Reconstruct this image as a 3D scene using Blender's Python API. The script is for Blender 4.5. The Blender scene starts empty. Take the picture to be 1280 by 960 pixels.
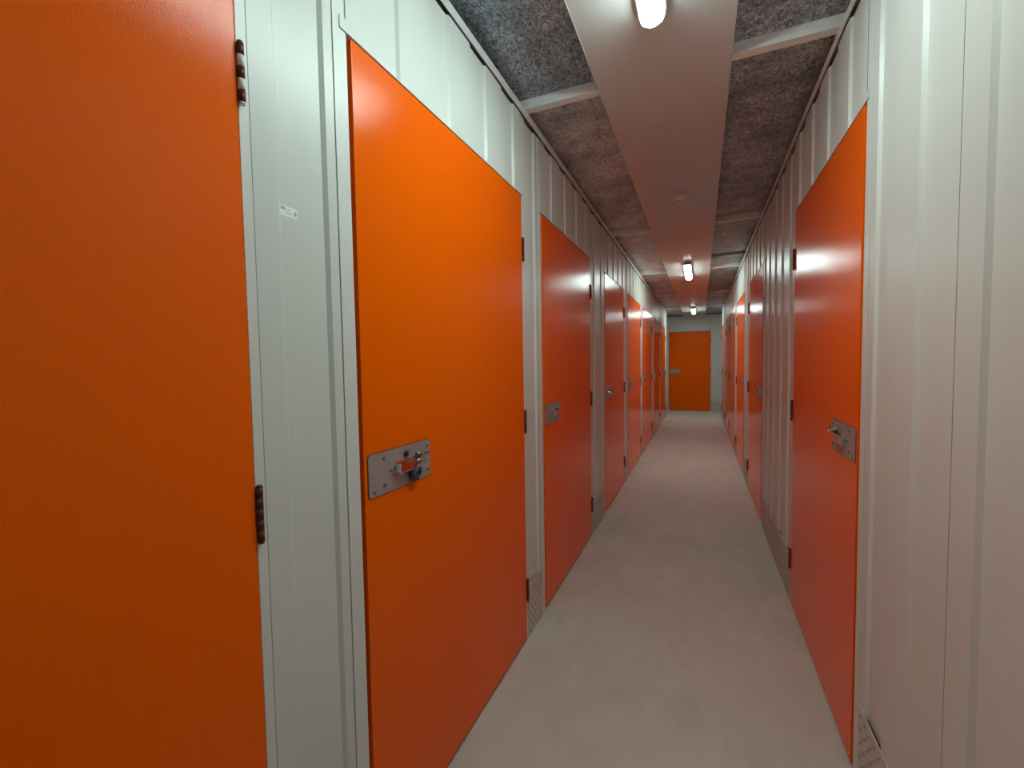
import bpy, bmesh, math, random
from mathutils import Vector, Matrix
random.seed(7)
sc = bpy.context.scene
COL = sc.collection
PI = math.pi

# ------------------------------------------------------------------ measurements (metres)
A, B, END, BACK = 0.7438, 0.4488, 12.19, -5.4     # left wall x=-A, right wall x=B, end wall y=END
LEND, REND = 10.95, 10.86                          # the side walls stop here, a cross passage runs in front of the end wall
XL, XR = -1.75, 1.45                               # ends of the cross passage
HD = 2.05                                          # door head
TOP = 2.445                                        # top of the walls
ZC = 2.487                                         # underside of the ceiling
ZP = 2.440                                         # underside of the middle ceiling tray
LAMP_X = -0.146

# ------------------------------------------------------------------ materials
def new_mat(name):
    m = bpy.data.materials.new(name); m.use_nodes = True
    nt = m.node_tree
    return m, nt, nt.nodes['Principled BSDF']

def noise(nt, scale, detail=4, rough=0.5, vec=None):
    n = nt.nodes.new('ShaderNodeTexNoise')
    n.inputs['Scale'].default_value = scale; n.inputs['Detail'].default_value = detail
    n.inputs['Roughness'].default_value = rough
    if vec is not None: nt.links.new(vec, n.inputs['Vector'])
    return n

def coords(nt, scale=None):
    t = nt.nodes.new('ShaderNodeNewGeometry')
    if scale is None: return t.outputs['Position']
    mp = nt.nodes.new('ShaderNodeMapping'); mp.inputs['Scale'].default_value = scale
    nt.links.new(t.outputs['Position'], mp.inputs['Vector'])
    return mp.outputs['Vector']

def ramp(nt, src, stops):
    r = nt.nodes.new('ShaderNodeValToRGB'); e = r.color_ramp.elements
    while len(e) < len(stops): e.new(0.5)
    for k, (p, c) in enumerate(stops):
        e[k].position = p; e[k].color = (*c, 1)
    nt.links.new(src, r.inputs['Fac'])
    return r

def bump(nt, bsdf, src, strength, dist):
    b = nt.nodes.new('ShaderNodeBump'); b.inputs['Strength'].default_value = strength
    b.inputs['Distance'].default_value = dist
    nt.links.new(src, b.inputs['Height']); nt.links.new(b.outputs['Normal'], bsdf.inputs['Normal'])
    return b

def simple(name, col, rough=0.5, metal=0.0, spec=0.5):
    m, nt, p = new_mat(name)
    p.inputs['Base Color'].default_value = (*col, 1); p.inputs['Roughness'].default_value = rough
    p.inputs['Metallic'].default_value = metal; p.inputs['Specular IOR Level'].default_value = spec
    n = noise(nt, 35, 3, vec=coords(nt))
    r = ramp(nt, n.outputs['Fac'], [(0.3, tuple(c * 0.94 for c in col)), (0.7, col)])
    nt.links.new(r.outputs['Color'], p.inputs['Base Color'])
    return m

def painted(name, c0, c1, rough, peel, spec=0.5):
    """powder-coated sheet steel: faint tone drift and a fine orange-peel grain"""
    m, nt, p = new_mat(name)
    P = coords(nt)
    n = noise(nt, 1.7, 3, vec=P)
    r = ramp(nt, n.outputs['Fac'], [(0.3, c0), (0.7, c1)])
    nt.links.new(r.outputs['Color'], p.inputs['Base Color'])
    p.inputs['Roughness'].default_value = rough
    p.inputs['Specular IOR Level'].default_value = spec
    g = noise(nt, 330, 2, vec=P)
    bump(nt, p, g.outputs['Fac'], peel, 0.002)
    return m

M = {}
M['orange'] = painted('orange_powder_coat', (0.93, 0.124, 0.0005), (0.96, 0.136, 0.0005), 0.165, 0.14, 0.15)
M['orange_edge'] = painted('orange_folded_edge', (0.86, 0.135, 0.001), (0.90, 0.145, 0.001), 0.38, 0.08)
M['white'] = painted('white_sheet', (0.66, 0.672, 0.655), (0.68, 0.692, 0.675), 0.33, 0.03, 0.36)
M['frame'] = painted('white_frame', (0.70, 0.71, 0.695), (0.72, 0.728, 0.712), 0.38, 0.03)
M['tray'] = painted('white_ceiling_tray', (0.61, 0.61, 0.61), (0.63, 0.63, 0.63), 0.17, 0.008)
M['beam'] = simple('white_beam', (0.88, 0.88, 0.87), 0.5)
M['void'] = simple('dark_cavity', (0.035, 0.033, 0.032), 0.9)  # near-black so gaps show dark; unlit depth put into the backing colour
M['steel'] = simple('zinc_steel', (0.46, 0.47, 0.49), 0.42, 0.55)
M['chrome'] = simple('bright_steel', (0.72, 0.72, 0.73), 0.14, 1.0)
M['screw'] = simple('screw_steel', (0.24, 0.235, 0.23), 0.35, 0.9)
M['hinge'] = simple('hinge_brown_shade', (0.105, 0.030, 0.012), 0.45, 0.4)  # shade on orange-painted hinges put into this brown
M['gap_shadow'] = simple('gap_shadow_brown', (0.07, 0.03, 0.015), 0.6)
M['navy'] = simple('navy_plastic', (0.008, 0.012, 0.06), 0.3)
M['sticker'] = simple('sticker_paper', (0.90, 0.92, 0.90), 0.5)
M['print'] = simple('grey_print', (0.38, 0.42, 0.41), 0.6)
M['plastic'] = simple('white_plastic', (0.90, 0.89, 0.87), 0.4)
M['lampbase'] = simple('grey_lamp_housing', (0.28, 0.28, 0.29), 0.45)
M['tread'] = simple('tread_aluminium', (0.63, 0.61, 0.585), 0.42, 0.2)
M['tread_bar'] = simple('raised_tread_bars', (0.36, 0.34, 0.325), 0.45, 0.3)  # darker than the sheet: dirt and bump shadow put into the colour

# concrete floor
m, nt, p = new_mat('concrete'); M['floor'] = m
P = coords(nt)
n1 = noise(nt, 1.3, 6, 0.6, P); n2 = noise(nt, 9, 6, 0.7, coords(nt, (1, 0.55, 1)))
mx = nt.nodes.new('ShaderNodeMix'); mx.data_type = 'FLOAT'; mx.inputs[0].default_value = 0.45
nt.links.new(n1.outputs['Fac'], mx.inputs[2]); nt.links.new(n2.outputs['Fac'], mx.inputs[3])
r = ramp(nt, mx.outputs[0], [(0.30, (0.50, 0.468, 0.432)), (0.52, (0.60, 0.562, 0.522)), (0.72, (0.69, 0.65, 0.605))])
sp = noise(nt, 46, 2, 0.5, P)
rs = ramp(nt, sp.outputs['Fac'], [(0.16, (0.45, 0.4, 0.36)), (0.21, (1, 1, 1))])
mm = nt.nodes.new('ShaderNodeMix'); mm.data_type = 'RGBA'; mm.blend_type = 'MULTIPLY'; mm.inputs[0].default_value = 1
nt.links.new(r.outputs['Color'], mm.inputs[6]); nt.links.new(rs.outputs['Color'], mm.inputs[7])
nt.links.new(mm.outputs[2], p.inputs['Base Color'])
p.inputs['Roughness'].default_value = 0.62
bump(nt, p, n2.outputs['Fac'], 0.08, 0.004)

# mottled ceiling board: fine fibres, cloudy blotches, broad paler areas
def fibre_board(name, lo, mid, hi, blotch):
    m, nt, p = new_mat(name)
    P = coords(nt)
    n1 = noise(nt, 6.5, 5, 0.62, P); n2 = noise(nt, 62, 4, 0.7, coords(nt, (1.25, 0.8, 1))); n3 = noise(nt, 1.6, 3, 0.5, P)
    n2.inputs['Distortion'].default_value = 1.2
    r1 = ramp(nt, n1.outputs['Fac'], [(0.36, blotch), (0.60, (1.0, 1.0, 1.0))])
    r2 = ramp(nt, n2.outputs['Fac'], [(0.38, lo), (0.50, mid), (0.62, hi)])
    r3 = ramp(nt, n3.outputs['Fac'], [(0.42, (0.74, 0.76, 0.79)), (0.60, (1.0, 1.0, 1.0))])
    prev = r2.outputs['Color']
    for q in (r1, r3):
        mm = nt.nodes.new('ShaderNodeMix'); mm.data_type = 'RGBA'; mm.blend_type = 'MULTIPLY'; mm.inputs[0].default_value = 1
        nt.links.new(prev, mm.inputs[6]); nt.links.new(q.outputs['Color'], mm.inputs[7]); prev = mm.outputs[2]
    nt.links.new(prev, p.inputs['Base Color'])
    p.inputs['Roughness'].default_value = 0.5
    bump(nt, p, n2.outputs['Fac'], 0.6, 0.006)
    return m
M['board_dim_bay'] = fibre_board('fibre_board_dim_tone', (0.13, 0.155, 0.18), (0.39, 0.445, 0.51), (0.76, 0.84, 0.92), (0.60, 0.62, 0.64))  # darker for the dim first bays, their shade put into the colour
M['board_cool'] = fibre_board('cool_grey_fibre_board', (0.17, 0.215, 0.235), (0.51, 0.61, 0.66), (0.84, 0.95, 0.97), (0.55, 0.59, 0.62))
M['board_lit_bay'] = fibre_board('speckled_board_lit_tone', (0.34, 0.33, 0.32), (0.88, 0.87, 0.86), (0.97, 0.965, 0.96), (0.62, 0.62, 0.62))  # speckled and paler, brightness of the left bays put into the colour

# lit lamp cover: prismatic plastic lit from inside
m, nt, p = new_mat('lit_prismatic_cover'); M['lit'] = m
w = nt.nodes.new('ShaderNodeTexWave'); w.inputs['Scale'].default_value = 60; w.inputs['Distortion'].default_value = 1.5
nt.links.new(coords(nt), w.inputs['Vector'])
r = ramp(nt, w.outputs['Fac'], [(0.0, (0.67, 0.95, 0.87)), (0.6, (0.78, 1.0, 0.93))])
p.inputs['Base Color'].default_value = (0.8, 0.85, 0.83, 1)
p.inputs['Roughness'].default_value = 0.2
nt.links.new(r.outputs['Color'], p.inputs['Emission Color'])
p.inputs['Emission Strength'].default_value = 47.0
m, nt, p = new_mat('lit_cover_end'); M['lit_end'] = m
v = nt.nodes.new('ShaderNodeTexVoronoi'); v.inputs['Scale'].default_value = 110
nt.links.new(coords(nt), v.inputs['Vector'])
r = ramp(nt, v.outputs['Distance'], [(0.12, (0.03, 0.05, 0.05)), (0.62, (0.80, 1.0, 0.95))])
p.inputs['Base Color'].default_value = (0.75, 0.8, 0.8, 1); p.inputs['Roughness'].default_value = 0.12
nt.links.new(r.outputs['Color'], p.inputs['Emission Color']); p.inputs['Emission Strength'].default_value = 10.0

m, nt, p = new_mat('lit_cover_tip'); M['lit_tip'] = m
v = nt.nodes.new('ShaderNodeTexVoronoi'); v.inputs['Scale'].default_value = 150
nt.links.new(coords(nt), v.inputs['Vector'])
r = ramp(nt, v.outputs['Distance'], [(0.15, (0.28, 0.42, 0.42)), (0.60, (0.86, 1.0, 0.97))])
p.inputs['Base Color'].default_value = (0.75, 0.8, 0.8, 1); p.inputs['Roughness'].default_value = 0.12
nt.links.new(r.outputs['Color'], p.inputs['Emission Color']); p.inputs['Emission Strength'].default_value = 1.25

# ------------------------------------------------------------------ mesh helpers
def link(name, bm, mat, parent=None, smooth=False):
    bmesh.ops.recalc_face_normals(bm, faces=bm.faces)
    me = bpy.data.meshes.new(name); bm.to_mesh(me); bm.free()
    for mm in (mat if isinstance(mat, (list, tuple)) else [mat]): me.materials.append(mm)
    if smooth:
        for f in me.polygons: f.use_smooth = True
    o = bpy.data.objects.new(name, me); COL.objects.link(o)
    if parent: o.parent = parent
    return o

def box(bm, x0, x1, y0, y1, z0, z1, bev=0.0, mi=0):
    t = bmesh.new()
    bmesh.ops.create_cube(t, size=1)
    for v in t.verts:
        v.co = Vector(((x0 + x1) / 2 + v.co.x * (x1 - x0), (y0 + y1) / 2 + v.co.y * (y1 - y0), (z0 + z1) / 2 + v.co.z * (z1 - z0)))
    if bev: bmesh.ops.bevel(t, geom=t.edges[:] , offset=bev, segments=2, affect='EDGES', profile=0.6)
    merge(bm, t, mi)

def merge(bm, t, mi=0):
    mp = {}
    for v in t.verts: mp[v] = bm.verts.new(v.co)
    for f in t.faces:
        try:
            g = bm.faces.new([mp[v] for v in f.verts]); g.material_index = mi; g.smooth = f.smooth
        except ValueError: pass
    t.free()

def cyl(bm, p0, p1, r0, r1=None, seg=16, cap=True):
    r1 = r0 if r1 is None else r1
    p0, p1 = Vector(p0), Vector(p1); d = (p1 - p0); q = d.to_track_quat('Z', 'Y').to_matrix()
    a, b = [], []
    for k in range(seg):
        t = 2 * PI * k / seg; c = Vector((math.cos(t), math.sin(t), 0))
        a.append(bm.verts.new(p0 + q @ (c * r0))); b.append(bm.verts.new(p1 + q @ (c * r1)))
    for k in range(seg):
        f = bm.faces.new([a[k], a[(k + 1) % seg], b[(k + 1) % seg], b[k]]); f.smooth = True
    if cap: bm.faces.new(a[::-1]); bm.faces.new(b)

def tube(bm, pts, r, seg=10):
    pts = [Vector(p) for p in pts]; rings = []
    up = Vector((0.13, 0.97, 0.2)).normalized()
    for i, p in enumerate(pts):
        d = (pts[min(i + 1, len(pts) - 1)] - pts[max(i - 1, 0)]).normalized()
        n = d.cross(up).normalized(); m_ = n.cross(d)
        rr = r[i] if isinstance(r, (list, tuple)) else r
        rings.append([bm.verts.new(p + (n * math.cos(2 * PI * k / seg) + m_ * math.sin(2 * PI * k / seg)) * rr) for k in range(seg)])
    for u, w in zip(rings, rings[1:]):
        for k in range(seg):
            f = bm.faces.new([u[k], u[(k + 1) % seg], w[(k + 1) % seg], w[k]]); f.smooth = True
    bm.faces.new(rings[0][::-1]); bm.faces.new(rings[-1])

def lathe(bm, prof, axis_o, seg=32, axis='Z'):
    rings = []
    for (r, h) in prof:
        ring = []
        for k in range(seg):
            t = 2 * PI * k / seg; c, s = r * math.cos(t), r * math.sin(t)
            v = (c, s, h) if axis == 'Z' else (c, h, s)
            ring.append(bm.verts.new(Vector(v) + Vector(axis_o)))
        rings.append(ring)
    for u, w in zip(rings, rings[1:]):
        for k in range(seg):
            f = bm.faces.new([u[k], u[(k + 1) % seg], w[(k + 1) % seg], w[k]]); f.smooth = True
    bm.faces.new(rings[0][::-1]); bm.faces.new(rings[-1])

def prism(bm, poly, y0, y1):
    """outline in local x,z, extruded along local y"""
    a = [bm.verts.new((x, y0, z)) for x, z in poly]; b = [bm.verts.new((x, y1, z)) for x, z in poly]
    bm.faces.new(a); bm.faces.new(b[::-1])
    for k in range(len(poly)):
        j = (k + 1) % len(poly); bm.faces.new([a[k], b[k], b[j], a[j]])

# ------------------------------------------------------------------ wall frames: local x along, y out of the wall, z up
def place(o, side, s, z=0.0):
    if side == 'L': o.location = (-A, s, z); o.rotation_euler = (0, 0, -PI / 2)
    elif side == 'R': o.location = (B, s, z); o.rotation_euler = (0, 0, PI / 2)
    else: o.location = (s, END, z); o.rotation_euler = (0, 0, PI)
SGN = {'L': -1, 'R': 1, 'E': -1}                    # local x = SGN * (s - anchor)
RIB = {'L': (0.614, 0.108), 'R': (1.424, 0.112), 'E': (-0.69, 0.11)}
PITCH, RUN, DEEP = 0.26, 0.008, 0.008

def rib_line(side, s0, s1):
    r0, w = RIB[side]; pts = []
    k = math.floor((s0 - r0) / PITCH) - 1; raw = []
    while r0 + k * PITCH < s1 + PITCH:
        q = r0 + k * PITCH
        raw += [(q - RUN, 0), (q, -DEEP), (q + w, -DEEP), (q + w + RUN, 0)]; k += 1
    def off(s):
        for (a, u), (b, v) in zip(raw, raw[1:]):
            if a <= s <= b: return u + (v - u) * (s - a) / (b - a)
        return 0
    return [(s0, off(s0))] + [(s, u) for s, u in raw if s0 + 1e-4 < s < s1 - 1e-4] + [(s1, off(s1))]

def ribbed(bm, side, s0, s1, z0, z1, anchor, proud=0.0, th=0.0015):
    g = SGN[side]; line = rib_line(side, s0, s1)
    F, K = [], []
    for s, u in line:
        x = g * (s - anchor)
        F.append([bm.verts.new((x, u + proud, z)) for z in (z0, z1)])
        K.append([bm.verts.new((x, u + proud - th, z)) for z in (z0, z1)])
    n = len(F)
    for i in range(n - 1):
        bm.faces.new([F[i][0], F[i + 1][0], F[i + 1][1], F[i][1]])
        bm.faces.new([K[i][0], K[i][1], K[i + 1][1], K[i + 1][0]])
        for e in (0, 1): bm.faces.new([F[i][e], K[i][e], K[i + 1][e], F[i + 1][e]])
    for i in (0, n - 1): bm.faces.new([F[i][0], F[i][1], K[i][1], K[i][0]])

def structure(o, label=None):
    o['kind'] = 'structure'
    if label: o['label'] = label
    return o

def thing(name, label, cat, group=None):
    o = bpy.data.objects.new(name, None); COL.objects.link(o); o.empty_display_size = 0.1
    o['label'] = label; o['category'] = cat; o['kind'] = 'thing'
    if group: o['group'] = group
    return o

# ------------------------------------------------------------------ doors
DOOR_GROUP = 'orange storage doors along the corridor'
def hinge(root, x, z, gap_mat):
    bm = bmesh.new()
    n = 5; h = 0.100 / n
    for k in range(n):
        t = bmesh.new(); z0 = z - 0.05 + k * h
        cyl(t, (x, 0.0079, z0 + 0.0006), (x, 0.0079, z0 + h - 0.0006), 0.0060, seg=14)
        merge(bm, t, 1 if k in (1, 3) else 0)
    t = bmesh.new(); cyl(t, (x, 0.0079, z - 0.054), (x, 0.0079, z - 0.05), 0.0045, 0.0060, seg=14); merge(bm, t, 1)
    t = bmesh.new(); cyl(t, (x, 0.0079, z + 0.05), (x, 0.0079, z + 0.054), 0.0060, 0.0045, seg=14); merge(bm, t, 0)
    link('hinge', bm, [M['hinge'], gap_mat], root)

def lock(root, xe, d, marked=False, ringed=False):
    """plate near the opening edge; xe = local x of that edge, d = +1/-1 towards the hinges"""
    X = lambda u: xe + d * u
    W0, W1, Z0, Z1, Y = 0.0215, 0.282, 0.972, 1.079, 0.0045
    def rr(x0, x1, z0, z1, r):
        P_ = []
        for cx, cz, a0 in ((x1 - r, z1 - r, 0), (x0 + r, z1 - r, 90), (x0 + r, z0 + r, 180), (x1 - r, z0 + r, 270)):
            for k in range(5):
                t = math.radians(a0 + 22.5 * k); P_.append((cx + r * math.cos(t), cz + r * math.sin(t)))
        return P_
    bm = bmesh.new(); x0, x1 = sorted((X(W0), X(W1)))
    prism(bm, rr(x0, x1, Z0, Z1, 0.009), Y + 0.0006, Y + 0.0025)
    pl = link('lock_plate', bm, M['steel'], root); pl['label'] = 'grey zinc lock plate with rounded corners'
    Yp = Y + 0.0025
    bm = bmesh.new(); prism(bm, rr(x0 - 0.002, x1 + 0.002, Z0 - 0.002, Z1 + 0.002, 0.011), Y - 0.001, Y + 0.0012)  # dark sheet standing in for the shadow gap round the plate
    link('gap_shadow', bm, M['gap_shadow'], pl)['label'] = 'thin dark edge drawn for the shadow gap behind the plate'
    for u, z in ((0.079, 1.063), (0.102, 1.027), (0.078, 0.994), (0.041, 0.985), (0.269, 1.063), (0.269, 0.993)):
        bm = bmesh.new(); lathe(bm, [(0.0056, 0), (0.0056, 0.001), (0.0038, 0.0024), (0.0008, 0.0026)], (X(u), Yp, z), 12, 'Y')
        link('screw', bm, M['screw'], pl)
    # bolt housing: a bright rounded sleeve standing off the plate, its bolt running through it
    bm = bmesh.new(); a, b = sorted((X(0.122), X(0.200)))
    box(bm, a, b, Yp - 0.001, Yp + 0.017, 1.012, 1.038, 0.004)
    a, b = sorted((X(0.116), X(0.206)))
    box(bm, a, b, Yp - 0.0005, Yp + 0.003, 1.006, 1.044, 0.001)
    link('bolt_housing', bm, M['chrome'], pl)
    bm = bmesh.new()
    cyl(bm, (X(0.112), Yp + 0.009, 1.025), (X(0.226), Yp + 0.009, 1.027), 0.0065)
    lathe(bm, [(0.004, -0.004), (0.0085, -0.003), (0.0085, 0.003), (0.004, 0.004)], (X(0.214), Yp + 0.009, 1.027), 16, 'Y')
    link('slide_bolt', bm, M['chrome'], pl)
    bm = bmesh.new()
    lathe(bm, [(0.007, 0), (0.0105, 0.003), (0.0105, 0.010), (0.006, 0.014)], (X(0.218), Yp, 1.045), 16, 'Y')
    tube(bm, [(X(0.218), Yp + 0.009, 1.045), (X(0.238), Yp + 0.010, 1.046), (X(0.262), Yp + 0.010, 1.045)], [0.004, 0.0035, 0.003])
    link('bolt_lever', bm, M['screw'], pl)
    if not ringed:
        # staple eye at the bolt end
        bm = bmesh.new(); pts = [(X(0.128) + 0.010 * math.cos(t), Yp + 0.010 + 0.003 * math.sin(t), 1.014 + 0.010 * math.sin(t)) for t in [2 * PI * k / 16 for k in range(17)]]
        tube(bm, pts, 0.0024, 8); link('staple_eye', bm, M['chrome'], pl)
        bm = bmesh.new(); tube(bm, [(X(0.205), Yp, 1.052), (X(0.205), Yp + 0.014, 1.050), (X(0.222), Yp + 0.022, 1.040), (X(0.240), Yp + 0.019, 1.044), (X(0.258), Yp + 0.012, 1.055)], 0.0034, 8)
        link('latch_hook', bm, M['chrome'], pl)
    if marked:
        bm = bmesh.new(); c = (X(0.169), 1.055); P_ = []
        n = 13
        for k in range(2 * n):
            r = (0.0225 if k % 4 else 0.016) if k % 2 == 0 else 0.0072
            t = PI * k / n; P_.append((c[0] + 1.12 * r * math.cos(t), c[1] + 0.86 * r * math.sin(t)))
        prism(bm, P_, Yp, Yp + 0.0004)
        link('star_mark', bm, M['navy'], pl)['label'] = 'dark blue starburst mark'
        for u, z, a in ((0.240, 0.989, 0.9), (0.249, 0.984, -0.7), (0.257, 0.989, -1.1), (0.233, 0.985, 1.0)):
            dx, dz = 0.005 * math.cos(a), 0.005 * math.sin(a)
            bm = bmesh.new(); q = [(X(u) - dx, z - dz), (X(u) + 0.0008, z - 0.0008), (X(u) + dx, z + dz), (X(u) - 0.0008, z + 0.0008)]
            prism(bm, q, Yp, Yp + 0.0004); link('dash_mark', bm, M['navy'], pl)

def door(side, s0, s1, label, lock_low=True, z0=0.012, z1=HD - 0.003, pale=False, marked=False, ringed=False):
    c = (s0 + s1) / 2; root = thing('storage_door', label, 'door', DOOR_GROUP); place(root, side, c, 0)
    h = (s1 - s0) / 2; d = SGN[side]
    edge_low = -d * h                                # local x of the low-s edge
    xe, dr = (edge_low, d) if lock_low else (-edge_low, -d)
    bm = bmesh.new(); a, b = sorted((xe + dr * 0.010, xe + dr * (2 * h - 0.002))); box(bm, a, b, -0.030, 0.0045, z0, z1, 0.0015)
    link('door_leaf', bm, M['orange'], root)
    for k, z in enumerate((0.238, 1.030, 1.810)):
        hinge(root, xe + dr * (2 * h + 0.0040), z, M['frame'] if (pale and k == 2) else M['hinge'])  # pale knuckles paint in the lamp light on the first door's top hinge
    lock(root, xe, dr, marked, ringed)
    return root

def R_(s): return s
LD = [(-0.500, 0.531), (0.798, 1.846), (2.112, 3.170), (3.690, 4.690), (4.950, 6.075), (6.300, 7.550), (7.900, 9.100), (9.360, 10.490)]
RD = [(1.632, 2.664), (3.900, 4.935), (5.490, 6.510), (6.880, 8.040), (8.210, 9.200), (10.120, 10.800)]
LL = ['big orange door cut off by the left photo edge, only its hinge side showing',
      'tall orange door with a dark blue ring and star mark on its lock plate',
      'third orange door along the left wall, with a pale lamp reflection near its top',
      'fourth orange door along the left wall from the camera',
      'fifth orange door along the left wall, brightly lit at its top beside the second lamp',
      'sixth orange door along the left wall, narrow in view',
      'seventh orange door along the left wall, last but one before the end wall',
      'eighth and farthest orange door on the left wall, next to the corridor end']
RL = ['large orange door nearest the camera on the right wall, steel latch hook on its plate',
      'second orange door along the right wall, beyond the wide ribbed white panel',
      'third orange door along the right wall from the camera',
      'fourth orange door along the right wall, a narrow strip in view',
      'fifth orange door along the right wall, right behind the fourth one',
      'farthest orange door on the right wall, a sliver beside the end wall']
for k, (s0, s1) in enumerate(LD): door('L', s0, s1, LL[k], pale=(k == 0), marked=(k == 1), ringed=(k == 1))
for k, (s0, s1) in enumerate(RD): door('R', s0, s1, RL[k])
ED = (-0.766, 0.240)
door('E', ED[0], ED[1], 'orange door facing the camera in the far end wall of the corridor')

# dark blue ring hanging on the bolt of the second left door
ring = bpy.data.meshes.new('lock_ring')
bm = bmesh.new()
pts = []; rad = []
for k in range(25):
    t = math.radians(112 - 305 * k / 24); pts.append((0.0205 * math.cos(t), 0.004 * math.sin(t), 0.0235 * math.sin(t)))
    rad.append(0.0032 + 0.0040 * math.sin(PI * min(1, max(0.05, k / 24))))
tube(bm, pts, rad, 12)
o = link('lock_ring', bm, M['navy']); place(o, 'L', 0.798 + 0.199, 1.0035)
o.location.x += 0.0165
o['label'] = 'dark blue open ring hanging on the bolt of the lock plate with the star mark'; o['category'] = 'ring'; o['kind'] = 'thing'

# ------------------------------------------------------------------ walls
def wall(side, name, doors, s_lo, s_hi, head=HD, label=None, kick_from=None):
    """backing + ribbed panels between doors + headers above them + door frames + top rail, all one structure"""
    bm = bmesh.new(); box(bm, SGN[side] * s_lo, SGN[side] * s_hi, -0.075, -0.055, 0, TOP)
    root = link(name, bm, M['void']); place(root, side, 0); structure(root, label)
    gaps = []; prev = s_lo
    for (s0, s1) in doors:
        gaps.append((prev, s0)); prev = s1
    gaps.append((prev, s_hi))
    g = SGN[side]
    lo_j, hi_j = 0.042, 0.022                        # widths of the frame strips before and after a door
    for k, (a, b) in enumerate(gaps):
        a1 = a + (hi_j if k else 0); b1 = b - (lo_j if k < len(gaps) - 1 else 0)
        if b1 - a1 > 0.02:
            kick = kick_from is not None and b > kick_from
            seams = [a1]
            q = math.ceil((a1 - RIB[side][0]) / (4 * PITCH)) * 4 * PITCH + RIB[side][0] - 0.055 - (0.26 if side == 'R' else 0)
            while q < b1 - 0.1:
                if q > a1 + 0.1: seams.append(q)
                q += 4 * PITCH
            seams.append(b1)
            for u, v in zip(seams, seams[1:]):
                bm = bmesh.new(); ribbed(bm, side, u + 0.0012, v - 0.0012, 0.236 if kick else 0.003, 2.408, 0)
                link('wall_panel', bm, M['white'], root)
    for (s0, s1) in doors:
        bm = bmesh.new()
        for u, v in ((s0 - lo_j + 0.001, s0 - 0.001), (s1 + 0.001, s1 + hi_j - 0.001)):
            x0, x1 = sorted((g * u, g * v)); box(bm, x0, x1, -0.050, 0.0015, 0.0, 2.408, 0.0008)
        x0, x1 = sorted((g * (s0 - 0.02), g * (s1 + 0.02)))
        box(bm, x0, x1, -0.050, -0.014, head + 0.004, head + 0.05)
        link('door_frame', bm, M['frame'], root)
        bm = bmesh.new(); ribbed(bm, side, s0 - 0.004, s1 + 0.004, head + 0.030, 2.408, 0, proud=0.0045)
        ribbed(bm, side, s0 - 0.022, s1 + 0.018, head + 0.004, head + 0.030, 0, proud=0.0045)
        x0, x1 = sorted((g * (s0 - 0.022), g * (s1 + 0.018))); box(bm, x0, x1, -0.012, 0.0048, head + 0.0025, head + 0.004)
        link('header_panel', bm, M['white'], root)
    bm = bmesh.new(); x0, x1 = sorted((g * s_lo, g * s_hi))
    box(bm, x0, x1, 0.0075, 0.0105, 2.4125, TOP); box(bm, x0, x1, -0.06, 0.0075, TOP - 0.003, TOP)
    link('top_rail', bm, M['frame'], root)
    return root, gaps

wl, gl = wall('L', 'wall_left', LD, BACK, LEND, kick_from=1.0, label='white ribbed steel partition wall with headers and frames, left side')
wr, gr = wall('R', 'wall_right', RD, BACK, REND, kick_from=1.0, label='white ribbed steel partition wall with headers and frames, right side')
we, ge = wall('E', 'wall_end', [ED], XL, XR, kick_from=-2, label='white ribbed end wall of the corridor')
for root, g, e, xo in ((wl, -1, LEND, XL), (wr, 1, REND, XR)):      # corner post and return of each side wall at the cross passage
    bm = bmesh.new(); x0, x1 = sorted((g * (e + 0.001), g * (e + 0.026))); box(bm, x0, x1, -0.08, 0.003, 0, 2.4448, 0.0015)
    link('corner_post', bm, M['frame'], root)
    bm = bmesh.new(); w_ = abs(xo) - (A if g < 0 else B); box(bm, *sorted((g * (e + 0.004), g * (e + 0.022))), -w_, -0.082, 0, 2.4448)
    link('return_panel', bm, M['white'], root)
bm = bmesh.new(); box(bm, XL - 0.05, XL, 10.9, END + 0.08, 0, ZC); structure(link('wall_cross_left', bm, M['white']), 'white wall closing the cross passage on the left')
bm = bmesh.new(); box(bm, XR, XR + 0.05, 10.8, END + 0.08, 0, ZC); structure(link('wall_cross_right', bm, M['white']), 'white wall closing the cross passage on the right')
bm = bmesh.new(); box(bm, -A - 0.02, B + 0.02, BACK - 0.06, BACK - 0.002, 0, ZC)
structure(link('wall_back', bm, M['white']), 'white wall closing the corridor behind the camera')

# ------------------------------------------------------------------ tread-pattern kick plates
def kick_plate(side, s0, s1, label, h=0.246):
    c = (s0 + s1) / 2; hw = (s1 - s0) / 2 - 0.002
    bm = bmesh.new(); box(bm, -hw, hw, 0.0, 0.003, 0.002, h)
    px, pz = 0.038, 0.021
    nz = int((h - 0.02) / pz); nx = int((2 * hw - 0.01) / px)
    for i in range(nx + 1):
        for j in range(nz + 1):
            x = -hw + 0.010 + i * px + (0.5 * px if j % 2 else 0); z = 0.012 + j * pz
            if x > hw - 0.008 or z > h - 0.006: continue
            t = math.radians(48 if (i + j // 2) % 2 else -48)
            ax = Vector((math.cos(t), 0, math.sin(t))) * 0.0115; bx_ = Vector((-math.sin(t), 0, math.cos(t))) * 0.0042
            o_ = Vector((x, 0.003, z)); top = bm.verts.new(o_ + Vector((0, 0.0034, 0)))
            q = [bm.verts.new(o_ + v) for v in (ax, bx_, -ax, -bx_)]
            for k in range(4): bm.faces.new([q[k], q[(k + 1) % 4], top]).material_index = 1
    o = link('kick_plate', bm, [M['tread'], M['tread_bar']]); place(o, side, c, 0)
    o['label'] = label; o['category'] = 'kick plate'; o['kind'] = 'thing'; o['group'] = 'tread-pattern kick plates along the wall feet'
    return o
nm = ['first', 'second', 'third', 'fourth', 'fifth', 'sixth', 'seventh', 'eighth']
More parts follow.
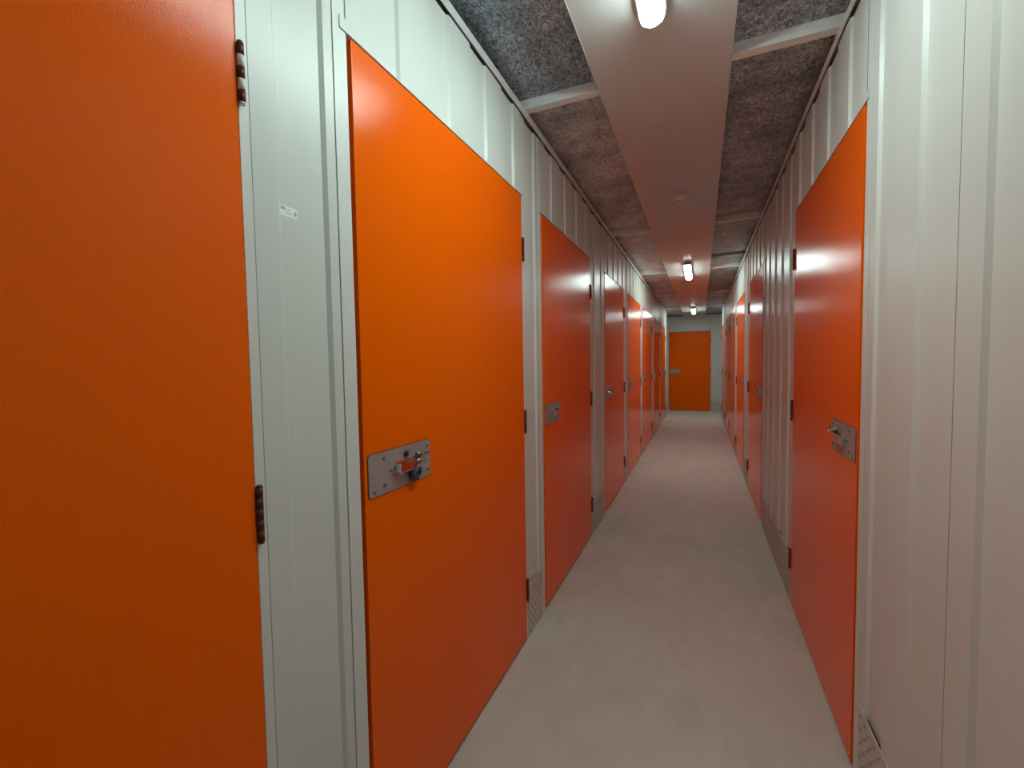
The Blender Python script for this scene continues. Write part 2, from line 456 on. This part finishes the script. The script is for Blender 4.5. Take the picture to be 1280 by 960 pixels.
for k in range(2, 9):
    a, b = gl[k]
    lab = f'tread-pattern metal kick plate between the {nm[k-1]} and {nm[k]} orange doors on the left' if k < 8 else 'tread-pattern metal kick plate on the left wall past the farthest left door'
    kick_plate('L', a + 0.024, b - (0.044 if k < 8 else 0.002), lab)
for k in range(0, 7):
    a, b = gr[k]
    if k == 0: a, lab = b - 0.80, 'tread-pattern metal kick plate at the near corner of the nearest right door'
    elif k < 6: lab = f'tread-pattern metal kick plate between the {nm[k-1]} and {nm[k]} orange doors on the right'
    else: lab = 'tread-pattern metal kick plate on the right wall past the farthest right door'
    kick_plate('R', a + (0.024 if k else 0), b - (0.044 if k < 6 else 0.002), lab)
kick_plate('E', ED[1] + 0.026, XR - 0.01, 'tread-pattern metal kick plate to the right of the end wall door')
kick_plate('E', XL + 0.01, ED[0] - 0.046, 'tread-pattern metal kick plate to the left of the end wall door')

# ------------------------------------------------------------------ floor and ceiling
bm = bmesh.new(); box(bm, XL - 0.05, XR + 0.05, BACK - 0.06, END + 0.08, -0.10, 0.0)
structure(link('floor', bm, M['floor']), 'pale grey concrete floor of the corridor')
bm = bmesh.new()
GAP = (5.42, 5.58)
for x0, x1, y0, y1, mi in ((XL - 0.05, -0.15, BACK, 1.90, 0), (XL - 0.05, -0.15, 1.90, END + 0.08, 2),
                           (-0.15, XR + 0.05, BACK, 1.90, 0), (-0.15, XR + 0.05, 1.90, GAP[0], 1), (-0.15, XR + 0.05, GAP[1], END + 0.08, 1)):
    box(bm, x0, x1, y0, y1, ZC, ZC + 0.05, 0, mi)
ce = structure(link('ceiling', bm, [M['board_dim_bay'], M['board_cool'], M['board_lit_bay']]), 'mottled grey fibre board ceiling, board tones carry the brightness of each bay')
bm = bmesh.new(); box(bm, XL - 0.05, XR + 0.05, BACK, END + 0.08, ZC + 0.16, ZC + 0.20)
link('roof_void', bm, M['void'], ce)
bn = ['nearest', 'second', 'third', 'fourth', 'farthest']
for k, y in enumerate((1.893, 4.06, 6.05, 8.22, 10.12)):
    bm = bmesh.new(); zb = 2.4450
    x0, x1 = -A - 0.05, B + 0.05
    box(bm, x0, x1, y, y + 0.003, zb, ZC)             # web facing the camera
    box(bm, x0, x1, y + 0.0031, y + 0.0368, zb, zb + 0.003)      # lower flange
    box(bm, x0, x1, y + 0.037, y + 0.040, zb, zb + 0.014)
    o = link('ceiling_beam', bm, M['beam']); structure(o, f'{bn[k]} white steel beam across the ceiling')

# the smooth tray down the middle of the ceiling, in butted lengths
cuts = [BACK, -2.10, 0.10, 2.29, 4.47, 6.66, 8.85, END - 0.002]
tr = bpy.data.objects.new('ceiling_tray', None); COL.objects.link(tr); tr.location = (0, 0, 0)
structure(tr, 'glossy pale panel running down the middle of the ceiling and carrying the lamps')
for u, v in zip(cuts, cuts[1:]):
    bm = bmesh.new(); x0, x1 = -0.398, 0.104
    box(bm, x0, x1, u + 0.001, v - 0.001, ZP, ZP + 0.002)
    for x in (x0, x1): box(bm, x - 0.0015, x + 0.0015, u + 0.001, v - 0.001, ZP - 0.003, 2.4435)
    link('tray_panel', bm, M['tray'], tr)

# ------------------------------------------------------------------ lamps
def lamp(y1, label, L=0.90):
    root = thing('ceiling_lamp', label, 'lamp', 'lit lamps under the ceiling tray'); root.location = (LAMP_X, y1 - L / 2, ZP)
    h = L / 2
    def capsule(w, y0_, y1_, n=10, near=True):
        P_ = []
        for k in range(n + 1):
            t = PI * k / n; P_.append((w * math.cos(t), y1_ - w + w * math.sin(t)))
        if near:
            for k in range(n + 1):
                t = PI + PI * k / n; P_.append((w * math.cos(t), y0_ + w + w * math.sin(t)))
        else: P_ += [(-w, y0_), (w, y0_)]
        return P_
    def loft(bm, rings, mi=0):
        R = [[bm.verts.new((x, y, z)) for x, y in pl] for pl, z in rings]
        for a, b in zip(R, R[1:]):
            for k in range(len(a)):
                f = bm.faces.new([a[k], a[(k + 1) % len(a)], b[(k + 1) % len(a)], b[k]]); f.smooth = True; f.material_index = mi
        f = bm.faces.new(R[-1]); f.material_index = mi
        f = bm.faces.new(R[0][::-1]); f.material_index = mi
    bm = bmesh.new(); loft(bm, [(capsule(0.040, -h + .006, h - .006), 0.0), (capsule(0.045, -h, h), -0.022), (capsule(0.046, -h, h), -0.029), (capsule(0.041, -h + .004, h - .004), -0.030)])
    link('lamp_housing', bm, M['lampbase'], root)
    bm = bmesh.new()
    loft(bm, [(capsule(0.0405, -h + 0.005, h - 0.005), -0.0295), (capsule(0.0385, -h + 0.007, h - 0.007), -0.042)], 1)
    loft(bm, [(capsule(0.0385, -h + 0.007, h - 0.007), -0.0421), (capsule(0.0335, -h + 0.012, h - 0.012), -0.054), (capsule(0.023, -h + 0.022, h - 0.022), -0.061)], 0)
    for fc in bm.faces:
        if abs(fc.calc_center_median().y) > h - 0.030 and len(fc.verts) == 4: fc.material_index = 2
    link('lamp_cover', bm, [M['lit'], M['lit_end'], M['lit_tip']], root)['label'] = 'glowing clear ribbed cover'
    for s_ in (-1, 1):
        for y in (-0.25, 0.25):
            bm = bmesh.new(); box(bm, s_ * 0.044 - 0.003, s_ * 0.044 + 0.003, y - 0.012, y + 0.012, -0.038, -0.012, 0.001)
            link('cover_clip', bm, M['chrome'], root)
lamp(1.555, 'glaring lamp at the top edge of the photo, nearest the camera')
lamp(6.385, 'second lit lamp along the ceiling tray, beyond the round detector')
lamp(11.07, 'farthest lit lamp, small and bright above the end door')
lamp(-3.29, 'unseen lamp on the ceiling tray behind the camera, adding light')  # unseen, one lamp spacing back, only adds light to the near end

# ------------------------------------------------------------------ small fittings
t = thing('smoke_detector', 'small round white detector on the ceiling tray between the two nearest lamps', 'smoke detector'); t.location = (-0.145, 3.29, ZP)
bm = bmesh.new(); lathe(bm, [(0.048, 0), (0.050, -0.004), (0.049, -0.011), (0.044, -0.014)], (0, 0, 0)); link('detector_base', bm, M['plastic'], t)
bm = bmesh.new(); lathe(bm, [(0.040, -0.013), (0.038, -0.026), (0.028, -0.034), (0.010, -0.037)], (0, 0, 0)); link('detector_cap', bm, M['plastic'], t)
bm = bmesh.new(); lathe(bm, [(0.007, -0.036), (0.007, -0.039), (0.003, -0.040)], (0, -0.012, 0.001)); link('detector_eye', bm, M['void'], t)['label'] = 'dark round eye'

t = thing('sticker', 'small white printed sticker on the white panel between the two nearest left doors', 'sticker'); place(t, 'L', 0.634, 1.605)
yy = -DEEP
bm = bmesh.new(); box(bm, -0.0205, 0.0205, yy, yy + 0.0004, -0.0105, 0.0105); link('sticker_sheet', bm, M['sticker'], t)
bm = bmesh.new()
for x, z, w, h in ((0.0155, 0.005, 0.0022, 0.003), (0.0105, 0.0045, 0.0018, 0.003), (0.002, 0.0035, 0.005, 0.0006), (-0.003, -0.002, 0.008, 0.0005), (-0.0155, -0.001, 0.0022, 0.003), (-0.016, 0.004, 0.0012, 0.0015)):
    box(bm, x - w, x + w, yy + 0.0004, yy + 0.0006, z - h, z + h)
link('sticker_print', bm, M['print'], t)

# ------------------------------------------------------------------ camera, world, view
f, yaw, pit, roll, hc = 544.6041, 0.4084, -0.0472, -0.0157, 1.298
cam = bpy.data.cameras.new('camera'); co = bpy.data.objects.new('camera', cam); COL.objects.link(co)
cam.sensor_fit = 'HORIZONTAL'; cam.sensor_width = 36; cam.lens = f / 1280 * 36; cam.clip_start = 0.02
c, s = math.cos, math.sin
def w_of(x, y, z):
    xr = c(roll) * x - s(roll) * z; z2 = s(roll) * x + c(roll) * z
    yf = c(pit) * y - s(pit) * z2; zz = s(pit) * y + c(pit) * z2
    return Vector((c(yaw) * xr - s(yaw) * yf, s(yaw) * xr + c(yaw) * yf, zz))
X_, Y_, Z_ = w_of(1, 0, 0), w_of(0, 0, 1), -w_of(0, 1, 0)
co.matrix_world = Matrix(((X_.x, Y_.x, Z_.x, 0), (X_.y, Y_.y, Z_.y, 0), (X_.z, Y_.z, Z_.z, hc), (0, 0, 0, 1)))
sc.camera = co
w = bpy.data.worlds.new('world'); sc.world = w; w.use_nodes = True
w.node_tree.nodes['Background'].inputs['Color'].default_value = (0.02, 0.02, 0.02, 1)
vs = sc.view_settings
sc.display_settings.display_device = 'sRGB'
vs.view_transform = 'Standard'; vs.look = 'None'; vs.gamma = 1; vs.use_curve_mapping = False
vs.exposure = 0.17
sc.cycles.max_bounces = 12; sc.cycles.diffuse_bounces = 8; sc.cycles.glossy_bounces = 6
sc.cycles.use_denoising = True
sc.cycles.sample_clamp_indirect = 6.0
